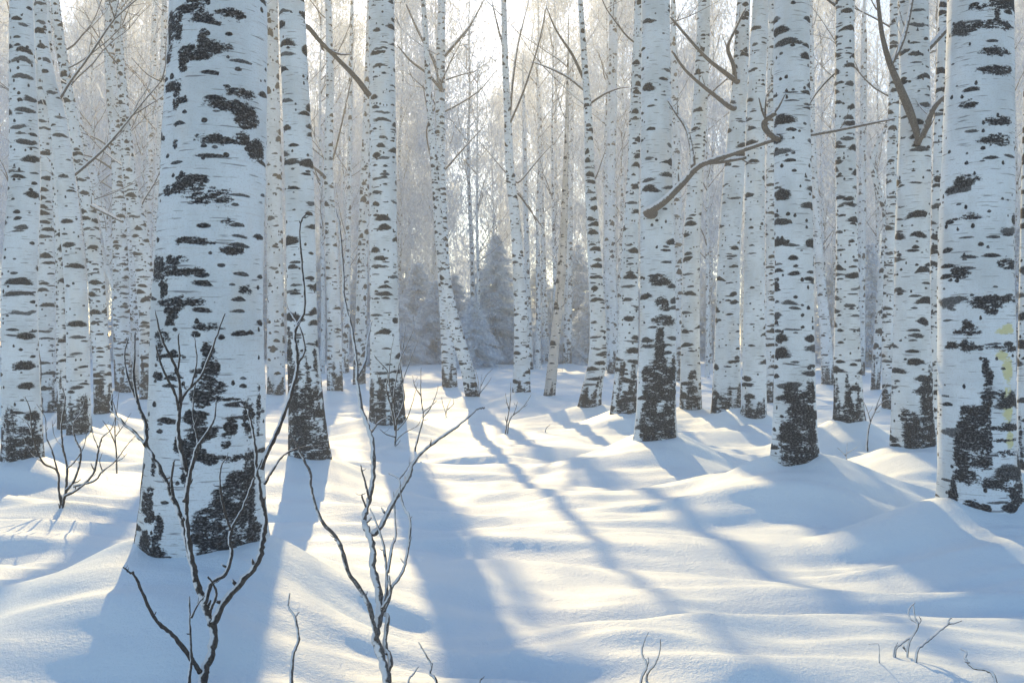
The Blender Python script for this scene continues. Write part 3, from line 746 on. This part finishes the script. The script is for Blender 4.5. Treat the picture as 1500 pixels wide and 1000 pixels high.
shrub('thin zigzag twig at the bottom edge just right of the winding shrub', (640, 1002), [
    ([(640,1002),(630,986),(632,974),(622,956),(613,940)], 2.4, 1.3, .05),
    ([(632,976),(634,970)], 1.2, 1.0, .0, .02)], cat='twig', name='bare_twig', mat='twig', tuft=False)
shrub('tiny leaning twig tip at the bottom edge beside the zigzag twig', (598, 1002), [
    ([(598,1002),(606,986),(613,976)], 2.2, 1.3, .03)], cat='twig', name='bare_twig', mat='rime', tuft=False)
shrub('lowest tiny twig tip cut by the bottom edge below the open snow', (704, 1000), [
    ([(702,1002),(706,994),(709,990)], 2.0, 1.2, .02)], cat='twig', name='bare_twig', mat='rime', tuft=False)
shrub('small hooked grass stem in the snow left of the tangled tuft', (1288, 962), [
    ([(1288,962),(1287,944),(1283,942),(1272,943)], 1.0, .7, .02)], cat='twig', name='bare_twig', mat='rime', tuft=False)

shrub('low spreading shrub on the snow at left before the black-banded birches', (91, 742), [
    ([(91,744),(96,720),(98,684),(92,655),(90,620),(95,585),(88,560)], 2.8, .9, .1),
    ([(90,742),(86,718),(84,690),(62,676),(48,640),(44,600),(36,580)], 2.3, .8, -.1),
    ([(97,718),(108,704),(116,682),(118,660),(110,642),(108,620),(120,600),(126,575)], 2.2, .8, .12),
    ([(94,726),(114,716),(136,694),(144,660),(150,640),(163,628),(172,600)], 2.2, .7, -.05),
    ([(108,712),(138,704),(150,690),(168,676),(186,652),(200,636)], 1.9, .6, -.12),
    ([(98,686),(110,675),(122,655),(128,628)], 1.5, .6, .05),
    ([(84,690),(76,660),(68,640),(66,612),(52,590)], 1.4, .6, .1),
    ([(62,676),(46,664),(34,640)], 1.2, .5, .05),
    ([(144,656),(136,636),(134,610)], 1.2, .5, .08),
    ([(150,690),(146,676),(150,662)], 1.0, .5, .0),
    ([(168,676),(178,672),(186,664)], 1.0, .5, .0),
    ([(48,640),(40,620),(22,606)], 1.0, .5, .04),
    ([(92,655),(80,640),(76,615)], 1.2, .5, .1)], mound=.04, spread=.3)
shrub('upright thin twigs rising before the leftmost pair of trunks', (62, 640), [
    ([(62,640),(60,600),(58,575),(50,545),(38,520),(36,480),(34,432)], 1.6, .8, .1),
    ([(58,575),(60,540),(56,510),(50,490)], 1.2, .6, .05),
    ([(50,545),(40,540),(30,528)], 1.0, .5, .0)], mound=.03)
shrub('spindly sapling left of the huge birch behind the low shrub', (171, 692), [
    ([(171,692),(170,660),(168,630),(171,600),(176,560)], 1.6, .6, .05),
    ([(168,640),(180,624),(192,604)], 1.0, .5, .05), ([(169,650),(160,630),(150,615)], 1.0, .5, -.05),
    ([(171,610),(166,590),(160,580)], .8, .4, .0)], mound=.02)
shrub('bushy twig cluster in front of the straight lens-marked birch left of centre', (578, 652), [
    ([(578,654),(580,620),(576,585),(582,545),(590,510),(594,478)], 1.8, .6, .1),
    ([(579,640),(566,636),(556,628)], 1.1, .5, -.1),
    ([(579,630),(574,600),(566,570),(568,545),(556,530),(548,520)], 1.5, .5, -.1),
    ([(581,615),(592,585),(590,560),(600,530),(612,500)], 1.4, .5, .1),
    ([(582,630),(596,612),(604,590),(612,560)], 1.3, .5, .12),
    ([(576,590),(570,560),(572,520),(578,490)], 1.2, .4, -.05),
    ([(590,560),(586,530),(596,505),(606,480),(604,455)], 1.1, .4, .05),
    ([(579,648),(592,634),(612,622),(622,600)], 1.1, .5, .1),
    ([(566,570),(556,560),(552,545)], .9, .4, -.05)], mound=.04)
shrub('slim forked sapling just right of the bushy twig cluster', (608, 660), [
    ([(608,660),(614,635),(620,611),(617,585),(616,560),(617,538)], 1.8, .7, .05),
    ([(620,611),(630,598),(638,580),(642,565)], 1.2, .5, .05), ([(619,604),(634,592),(640,586)], 1.0, .5, -.05),
    ([(617,580),(608,566),(604,550)], 1.0, .4, .0)], mound=.02)
shrub('tiny twig fan before the sunlit foot of the slender central birch', (653, 609), [
    ([(653,610),(655,597),(660,585)], 1.1, .5, .02), ([(653,606),(648,590),(647,580)], .9, .4, .02), ([(655,600),(664,592),(664,584)], .8, .4, .02)], mound=.015, tuft=False)
shrub('low twig fan beside the brown foot of the leaning central birch', (702, 582), [
    ([(702,583),(704,565),(706,548)], 1.0, .4, .02), ([(703,575),(714,562),(720,552)], .9, .4, .05), ([(702,578),(700,556),(696,540)], .9, .4, .0), ([(704,566),(712,550),(722,540)], .8, .4, .0)], mound=.015, tuft=False)
shrub('two-stemmed sapling on open snow before the gently curved birch', (741, 635), [
    ([(740,636),(743,615),(747,590),(748,560)], 1.7, .7, .03), ([(743,634),(748,612),(762,600),(772,588),(778,578)], 1.5, .6, .05),
    ([(746,600),(742,588),(740,575)], .9, .5, .0), ([(752,607),(756,596),(758,588)], .9, .5, .02)], mound=.02)
shrub('short bent twig alone on the bright snow left of the ringed-bark birch', (799, 632), [
    ([(799,632),(801,626),(806,622)], 1.0, .6, .02)], cat='twig', name='bare_twig', mound=.01, tuft=False)
shrub('arched bare sapling leaning right beside the lone right birch mound', (1270, 653), [
    ([(1270,654),(1271,635),(1275,617),(1284,598),(1294,588),(1309,582)], 2.0, .9, .05),
    ([(1275,617),(1270,600),(1264,586)], 1.0, .5, .0), ([(1282,600),(1290,578),(1300,560)], 1.1, .5, .05)], mound=.02)
shrub('little frosty twig cross on the snow left of the forked-limb birch', (1240, 678), [
    ([(1240,679),(1240,662),(1241,648)], .9, .5, .0), ([(1240,668),(1232,660),(1226,655)], .7, .4, .0), ([(1240,664),(1250,658),(1256,654)], .7, .4, .0)], cat='twig', name='bare_twig', mat='rime', mound=.01, tuft=False)
shrub('thin stick leaning by the left side of the lichen-stained birch foot', (1376, 676), [
    ([(1382,690),(1382,650),(1381,620)], 1.4, .8, .0), ([(1382,652),(1372,646),(1366,640)], 1.0, .6, .0)], cat='twig', name='bare_twig', mound=.02, tuft=False)

# ------------------------------------------------------------------ far forest
anchors = [('leftedge', 'the left edge birch'), ('bent', 'the bowed birch'), ('fork', 'the forked birch'), ('big', 'the huge birch'), ('j', 'the tall-footed birch'),
           ('m', 'the lens-marked birch'), ('n', 'the central birch'), ('o', 'the curved birch'), ('p', 'the ringed-bark birch'), ('u', 'the long-branched birch'),
           ('w', 'the eyebrow-marked birch'), ('y', 'the forward right birch'), ('z', 'the lone birch'), ('ac', 'the forked-limb birch'), ('edge', 'the lichen-stained birch')]
pxs = {s: x for s, x, d, bx in trees_done}
anch = sorted([(pxs[s], t) for s, t in anchors])
ORD = ['leftmost', 'second from left', 'third from left', 'fourth from left', 'fifth from left', 'sixth from left', 'seventh from left', 'eighth from left', 'ninth from left', 'tenth from left', 'eleventh from left', 'twelfth from left']
def gap_labels(items, noun):
    """items: (object, picture x); sets a label by the gap the thing is seen in"""
    gaps = {}
    for o, x in items:
        k = sum(1 for a, t in anch if a < x); gaps.setdefault(k, []).append((x, o))
    for k, l in gaps.items():
        l.sort(key=lambda q: q[0])
        if k == 0: where = 'left of ' + anch[0][1]
        elif k == len(anch): where = 'right of ' + anch[-1][1]
        else: where = 'between %s and %s' % (anch[k-1][1], anch[k][1])
        for i, (x, o) in enumerate(l):
            o['label'] = ('only %s %s' % (noun, where)) if len(l) == 1 else ('%s, %s, %s' % (noun, ORD[min(i, 11)], where))

def copy_tree(o, parent=None):
    c = o.copy(); col.objects.link(c); c.parent = parent
    for ch in list(o.children): copy_tree(ch, c)
    return c

def far_birch(seed, height, zlo, n, w, ln, rad):
    rng = np.random.RandomState(seed)
    root = empty('birch_tree', (0, 0, 0))
    zz = np.arange(-.4, height, .5); wx = .18 * pnoise(zz * .16 + seed, zz * 0 + 3) + .02 * zz * rng.uniform(-.6, .6); wy = .1 * pnoise(zz * .2, zz * 0 + seed)
    rr = rad * (1 - zz / height * .85) * np.where(zz < .6, 1.15, 1); seg = 14
    th = np.linspace(-PI, PI, seg + 1); Z, T = np.meshgrid(zz, th, indexing='ij')
    v = np.stack([wx[:, None] + rr[:, None] * np.sin(T), wy[:, None] - rr[:, None] * np.cos(T), Z], -1).reshape(-1, 3)
    idx = np.arange(len(zz) * (seg + 1)).reshape(len(zz), seg + 1)
    f = np.stack([idx[:-1, :-1], idx[:-1, 1:], idx[1:, 1:], idx[1:, :-1]], -1).reshape(-1, 4)
    mesh_obj('trunk', v, f, M['far'], root, uv=np.stack([(T * rad).ravel(), Z.ravel()], -1))
    tb = TB()
    for i in range(16):
        z = rng.uniform(zlo, height * .93)
        random_limb(tb, (np.interp(z, zz, wx), np.interp(z, zz, wy), z), rng.rand() * 6.28, math.radians(rng.uniform(30, 62)), rng.uniform(1.6, 3.6) * (1 - .5 * z / height), .028, rng, sub=4, seg=4)
    tb.obj('branch', M['rime'], root)
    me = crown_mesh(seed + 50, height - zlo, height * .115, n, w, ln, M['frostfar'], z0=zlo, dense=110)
    c = bpy.data.objects.new('crown', me); col.objects.link(c); c.parent = root
    return root

rng = np.random.RandomState(21)
protos = [far_birch(3, 25, 4.5, 16000, .045, .24, .17), far_birch(4, 23, 3.5, 15000, .045, .24, .15), far_birch(6, 26, 6.0, 16000, .05, .26, .19), far_birch(9, 21, 3.0, 14000, .045, .22, .13)]
spots = []
tries = 0
while len(spots) < 78 and tries < 4000:
    tries += 1
    d = rng.uniform(50, 96); px = rng.uniform(-90, 1590)
    x = (px - 750) / F * d
    if 668 < px < 735 and d < 96: continue
    if 600 < px < 860 and rng.rand() < .35: continue
    if any((x - a) ** 2 + (d - b) ** 2 < 2.8 ** 2 for a, b, p in spots): continue
    if any(abs(px - p) < 7 for a, b, p in spots): continue
    spots.append((x, d, px))
far_items = []
used = [False] * len(protos)
for i, (x, d, px) in enumerate(spots):
    k = i % len(protos)
    o = copy_tree(protos[k]) if used[k] else protos[k]
    used[k] = True
    o.location = (x, d, float(ground(x, d)) - .02); o.rotation_euler.z = float(rng.rand() * 6.28)
    s = float(rng.uniform(.88, 1.08)); s = min(s, (d - 3) * .42 / (25, 23, 26, 21)[k]); o.scale = (s, s, s)
    tag(o, None, 'birch tree', 'far hazy birches closing the background')
    far_items.append((o, px))
gap_labels(far_items, 'hazy far birch')

# middle distance: thin, bare-topped birches
mprotos = [far_birch(31, 15, 4.5, 2200, .03, .18, .10), far_birch(32, 14, 4.0, 2100, .03, .18, .085), far_birch(33, 16, 5.0, 2300, .03, .18, .12)]
used = [False] * 3; mid_items = []
for i, (px, d) in enumerate([(20, 33), (142, 38), (205, 44), (472, 36), (508, 43), (690, 48), (700, 47), (722, 52), (788, 43), (812, 40), (886, 34), (910, 42), (985, 46), (1036, 33), (1148, 36), (1206, 42), (1228, 38), (1284, 45), (1374, 34), (1490, 40), (352, 42)]):
    k = i % 3; o = copy_tree(mprotos[k]) if used[k] else mprotos[k]; used[k] = True
    x = (px - 750) / F * d
    o.location = (x, d, float(ground(x, d)) - .02); o.rotation_euler.z = float(rng.rand() * 6.28)
    s = float(rng.uniform(.9, 1.15)); s = min(s, (d - 2) * .40 / (15, 14, 16)[k]); o.scale = (s, s, s)
    tag(o, None, 'birch tree', 'thin birches in the middle distance'); mid_items.append((o, px))
gap_labels(mid_items, 'thin mid-distance birch')

def spruce(seed, height, rad):
    r = np.random.RandomState(seed)
    root = empty('spruce_tree', (0, 0, 0))
    tb = TB(); tb.tube([(0, 0, -.3), (0, 0, height * .5), (.03, 0, height)], [.09, .06, .012], 8); tb.obj('trunk', M['rime'], root)
    C, D = [], []
    z = .15
    while z < height * .98:
        t = z / height
        L = rad * (1 - t) ** .85 + .10
        nb = int(7 + 6 * (1 - t))
        for b in range(nb):
            a = r.rand() * 6.28; l = L * r.uniform(.7, 1.12); m = int(26 + 90 * l)
            u = r.rand(m) ** .8 * l
            dz = .12 * u - .32 * u * u / max(l, .3) * (.7 + .5 * r.rand())
            sp = (r.rand(m) - .5) * (.18 + .34 * u)
            C.append(np.stack([np.cos(a) * u - np.sin(a) * sp, np.sin(a) * u + np.cos(a) * sp, z + dz + r.randn(m) * .05 - .10 * r.rand(m)], 1))
            dd = np.stack([np.cos(a) + r.randn(m) * .5, np.sin(a) + r.randn(m) * .5, -.35 + r.randn(m) * .3], 1)
            D.append(dd / np.linalg.norm(dd, axis=1)[:, None])
        z += .17 + .10 * r.rand()
    C = np.vstack(C); D = np.vstack(D)
    v, f = sliver_arrays(C, D, r.uniform(.07, .16, len(C)), r.uniform(.03, .06, len(C)), r)
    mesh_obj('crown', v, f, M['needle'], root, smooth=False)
    return root
sp = [spruce(1, 6.4, 2.6), spruce(2, 5.0, 2.2), spruce(5, 4.0, 2.1)]
used = [False] * 3; sp_items = []
for i, (px, d, k, s) in enumerate([(726, 50, 0, 1.0), (612, 52, 1, 1.05), (846, 52, 0, .95), (788, 58, 1, 1.1), (665, 57, 1, 1.0), (575, 47, 2, 1.0), (806, 47, 2, .9), (900, 55, 1, 1.0),
        (470, 54, 0, .9), (1035, 58, 1, 1.1), (1275, 44, 0, .85), (1225, 56, 0, 1.0), (1400, 52, 1, 1.1), (1492, 40, 0, .9), (205, 56, 0, 1.0), (60, 52, 1, 1.1), (395, 58, 1, 1.1), (1160, 50, 1, .9), (694, 44, 2, .75), (528, 56, 0, .9), (976, 60, 0, .9), (640, 49, 2, 1.0), (756, 54, 2, 1.15), (706, 55, 2, 1.1), (866, 48, 2, .9), (590, 58, 1, .95), (932, 50, 2, .95), (1255, 50, 2, 1.0)]):
    o = copy_tree(sp[k]) if used[k] else sp[k]; used[k] = True
    x = (px - 750) / F * d
    o.location = (x, d, float(ground(x, d)) - .03); o.rotation_euler.z = float(rng.rand() * 6.28); o.scale = (s, s, s)
    tag(o, None, 'spruce tree', 'frosted spruces among the far trunks'); sp_items.append((o, px))
gap_labels(sp_items, 'frosted bluish spruce')

# the wood beyond reads as one mass
def wood():
    r = np.random.RandomState(77)
    tb = TB(); C = []
    for i in range(130):
        d = r.uniform(104, 132); x = r.uniform(-.62, .62) * d; z0 = float(ground(x, d)); h = r.uniform(17, 25)
        if abs((x / d * F + 750) - 702) < 26: h *= .45
        tb.tube([(x, d, z0 - .4), (x + r.randn() * .2, d, z0 + h * .5), (x + r.randn() * .4, d, z0 + h)], [.17, .11, .02], 6)
        m = 520
        t = r.rand(m) ** .75
        C.append(np.stack([x + r.randn(m) * 1.5 * (1.15 - t), d + r.randn(m) * 1.5, z0 + 1.0 + t * h], 1))
    C = np.vstack(C); D = r.randn(len(C), 3) * .6 + np.array([0, 0, -1]); D /= np.linalg.norm(D, axis=1)[:, None]
    v, f = sliver_arrays(C, D, r.uniform(.25, .6, len(C)), r.uniform(.10, .2, len(C)), r)
    n0 = tb.n
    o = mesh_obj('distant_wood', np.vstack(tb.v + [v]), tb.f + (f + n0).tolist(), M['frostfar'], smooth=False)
    tag(o, 'pale mass of frosted wood closing the view behind all trunks', 'forest', kind='stuff')
wood()

# ------------------------------------------------------------------ snow
def snow_sheet():
    nr, nc = 760, 620
    k = np.linspace(0, 1, nr)
    y = -7 + 9 * k ** .9
    y = np.concatenate([np.linspace(-7, 2.4, 40), 2.4 * (142 / 2.4) ** np.linspace(0, 1, nr)[1:]])
    u = np.linspace(-1, 1, nc)
    half = 7 + np.maximum(y, 0) * .72
    X = half[:, None] * (u[None, :] * .72 + .28 * u[None, :] ** 3); Y = np.repeat(y[:, None], nc, 1)
    Z = ground(X, Y)
    v = np.stack([X, Y, Z], -1).reshape(-1, 3)
    idx = np.arange(v.shape[0]).reshape(Y.shape)
    f = np.stack([idx[:-1, :-1], idx[:-1, 1:], idx[1:, 1:], idx[1:, :-1]], -1).reshape(-1, 4)
    o = mesh_obj('snow_ground', v, f, M['snow']); tag(o, kind='structure')
snow_sheet()

# ------------------------------------------------------------------ light, air, camera
w = bpy.data.worlds.new('World'); scene.world = w; w.use_nodes = True
nt = w.node_tree; bg = nt.nodes['Background']
sky = nt.nodes.new('ShaderNodeTexSky'); sky.sky_type = 'NISHITA'; sky.sun_disc = False
sky.sun_elevation = SUN_EL; sky.sun_rotation = SUN_AZ; sky.air_density = 1.0; sky.dust_density = .3; sky.ozone_density = 1.0
hs = nt.nodes.new('ShaderNodeHueSaturation'); hs.inputs['Saturation'].default_value = 1.15
nt.links.new(sky.outputs[0], hs.inputs['Color']); nt.links.new(hs.outputs[0], bg.inputs[0]); bg.inputs[1].default_value = .15

ld = bpy.data.lights.new('sun', 'SUN'); ld.energy = 5.0; ld.angle = math.radians(.5); ld.color = (1.0, .735, .36)
so = bpy.data.objects.new('sun', ld); col.objects.link(so)
sd = Vector((math.sin(SUN_AZ) * math.cos(SUN_EL), math.cos(SUN_AZ) * math.cos(SUN_EL), math.sin(SUN_EL)))
so.rotation_euler = sd.to_track_quat('Z', 'Y').to_euler(); so.location = (0, 0, 60)

def haze():
    n = N('haze'); p = n.add('ShaderNodeVolumePrincipled')
    p.inputs['Color'].default_value = rgb(.90, .94, .97); p.inputs['Density'].default_value = .0040; p.inputs['Anisotropy'].default_value = .52
    n.link(p.outputs[0], n.out.inputs['Volume'])
    x0, x1, y0, y1, z0, z1 = -125, 125, -14, 150, -2.5, 34
    v = [(x, y, z) for x in (x0, x1) for y in (y0, y1) for z in (z0, z1)]
    f = [[0,1,3,2],[4,6,7,5],[0,4,5,1],[2,3,7,6],[0,2,6,4],[1,5,7,3]]
    o = mesh_obj('haze', v, f, n.m, smooth=False); tag(o, 'thin frosty haze filling the forest', 'haze', kind='stuff')
haze()

cd = bpy.data.cameras.new('camera'); cd.sensor_width = 36; cd.lens = 36; cd.clip_end = 1000; cd.clip_start = .05
co = bpy.data.objects.new('camera', cd); col.objects.link(co)
co.location = (0, 0, CH); co.rotation_euler = (math.radians(90), 0, 0)
scene.camera = co

scene.view_settings.view_transform = 'Standard'; scene.view_settings.look = 'None'
scene.view_settings.exposure = .38; scene.view_settings.gamma = 1.0
cy = scene.cycles
cy.use_denoising = True; cy.max_bounces = 7; cy.diffuse_bounces = 4; cy.glossy_bounces = 2; cy.transmission_bounces = 3; cy.volume_bounces = 1
cy.transparent_max_bounces = 6; cy.caustics_reflective = False; cy.caustics_refractive = False
